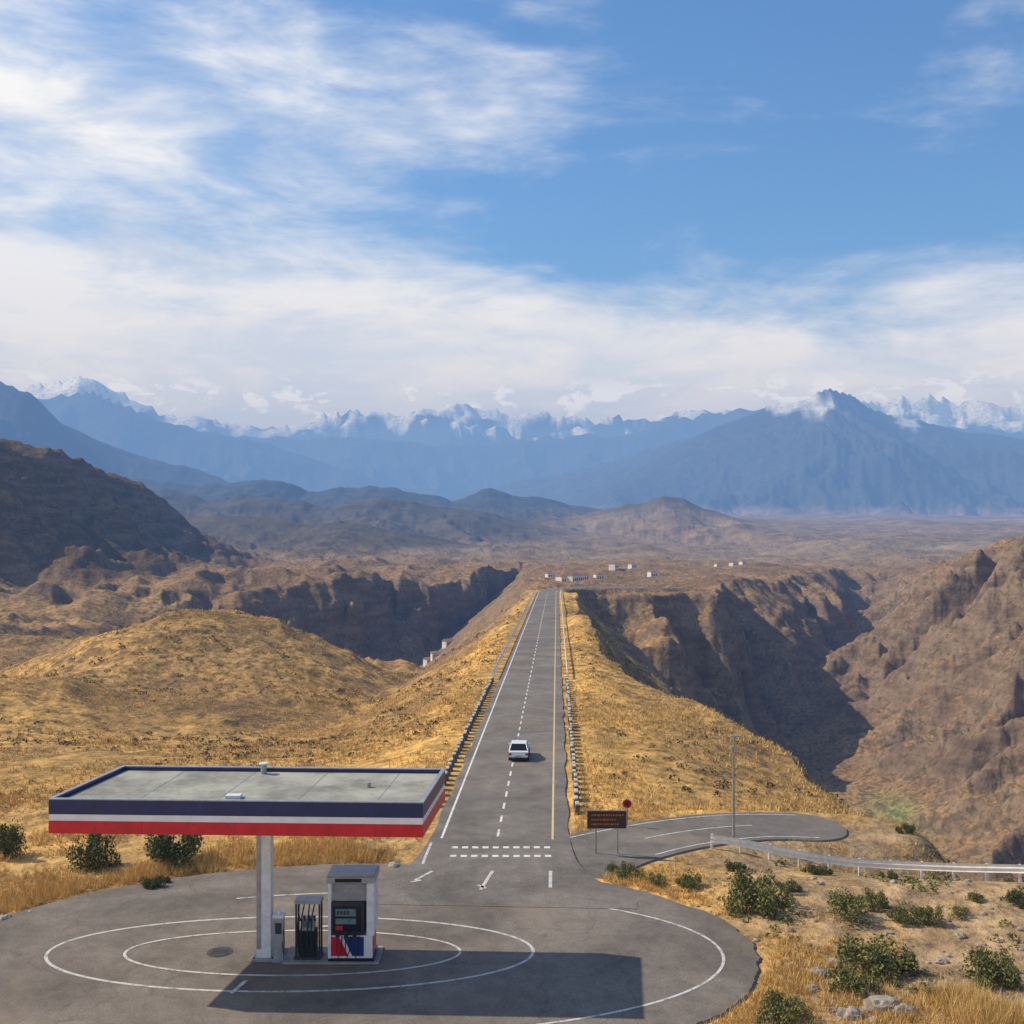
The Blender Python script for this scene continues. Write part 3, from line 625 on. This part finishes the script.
# ---------------------------------------------------------------- sun, world
sv=Vector((7.6,-2.15,-6.7)); sl=bpy.data.lights.new('sun','SUN'); sl.energy=5.0; sl.angle=math.radians(.53); sl.color=(1,.92,.78)
so=bpy.data.objects.new('sun',sl); so.rotation_euler=sv.to_track_quat('-Z','Y').to_euler(); sc.collection.objects.link(so)
w=bpy.data.worlds.new('World'); sc.world=w; w.use_nodes=True; nt=w.node_tree; nt.nodes.clear()
out=nt.nodes.new('ShaderNodeOutputWorld'); bg=nt.nodes.new('ShaderNodeBackground'); sky=nt.nodes.new('ShaderNodeTexSky')
sky.sky_type='NISHITA'; sky.sun_disc=False; sky.sun_elevation=math.radians(40.4); sky.sun_rotation=math.radians(-74.5); sky.air_density=1.0; sky.dust_density=.6; sky.ozone_density=2.0
tc=nt.nodes.new('ShaderNodeTexCoord'); D=tc.outputs['Generated']
sp=nt.nodes.new('ShaderNodeSeparateXYZ'); L(nt,D,sp.inputs[0]); dx,dz=sp.outputs[0],sp.outputs[2]
def mp(sc_,rot=(0,0,0)):
    n=nt.nodes.new('ShaderNodeMapping'); n.inputs['Scale'].default_value=sc_; n.inputs['Rotation'].default_value=rot; L(nt,D,n.inputs[0]); return n.outputs[0]
n1=noise(nt,mp((2.2,2.2,8.),(0,.14,0)),1.3,8,.56,.6)
n2=noise(nt,mp((3.,3.,10.),(0,.05,0)),2.3,7,.58,.3)
n3=noise(nt,mp((9.,9.,18.)),3.2,7,.55,.3)
nn=mathn(nt,'ADD',mathn(nt,'MULTIPLY',n1,.66),mathn(nt,'MULTIPLY',n2,.34))
cr=nt.nodes.new('ShaderNodeFloatCurve'); L(nt,dz,cr.inputs['Value'])
c=cr.mapping.curves[0]; pts_=[(0,.84),(.10,.82),(.16,.74),(.205,.65),(.235,.57),(.265,.54),(.30,.60),(.37,.62),(.42,.55),(1,.45)]
c.points[0].location=pts_[0]; c.points[1].location=pts_[-1]
for p in pts_[1:-1]: c.points.new(*p)
cr.mapping.update()
hx=mathn(nt,'MULTIPLY',mapr(nt,dx,-.22,.26,.10,-.22),mapr(nt,dz,.12,.26))
dn=mathn(nt,'ADD',mathn(nt,'ADD',nn,mathn(nt,'SUBTRACT',cr.outputs[0],.5)),hx)
mask=mathn(nt,'MULTIPLY',mapr(nt,dn,.45,.78),.96)
skc=mix(nt,1.,sky.outputs[0],(.72,1.14,1.54),'MULTIPLY')
cc=mix(nt,mapr(nt,n2,.35,.65),(8.2,8.8,9.8),(12.4,12.1,11.6))
cc=mix(nt,mapr(nt,dz,.22,.08),cc,mix(nt,mapr(nt,n2,.35,.62),(11.4,11.6,11.8),(14.6,13.6,12.0)))
col=mix(nt,mask,skc,cc)
cm=mathn(nt,'MULTIPLY',mapr(nt,n3,.53,.60),mathn(nt,'MULTIPLY',mapr(nt,dz,.12,.095),mapr(nt,dz,.02,.05)))
col=mix(nt,mathn(nt,'MULTIPLY',cm,.8),col,(17.,16.6,16.))
L(nt,col,bg.inputs[0]); bg.inputs[1].default_value=.1; L(nt,bg.outputs[0],out.inputs[0])
w.cycles.sampling_method='MANUAL'; w.cycles.sample_map_resolution=512
# ---------------------------------------------------------------- camera
cd=bpy.data.cameras.new('camera'); cd.sensor_width=36; cd.lens=36*F/1024; cd.clip_end=80000; cd.clip_start=.1; cd.shift_y=-(512-HY)/1024
co=bpy.data.objects.new('camera',cd); co.location=(0,0,HC); co.rotation_euler=(math.radians(90),0,0); sc.collection.objects.link(co); sc.camera=co
sc.view_settings.view_transform='Standard'; sc.view_settings.look='None'; sc.view_settings.exposure=0
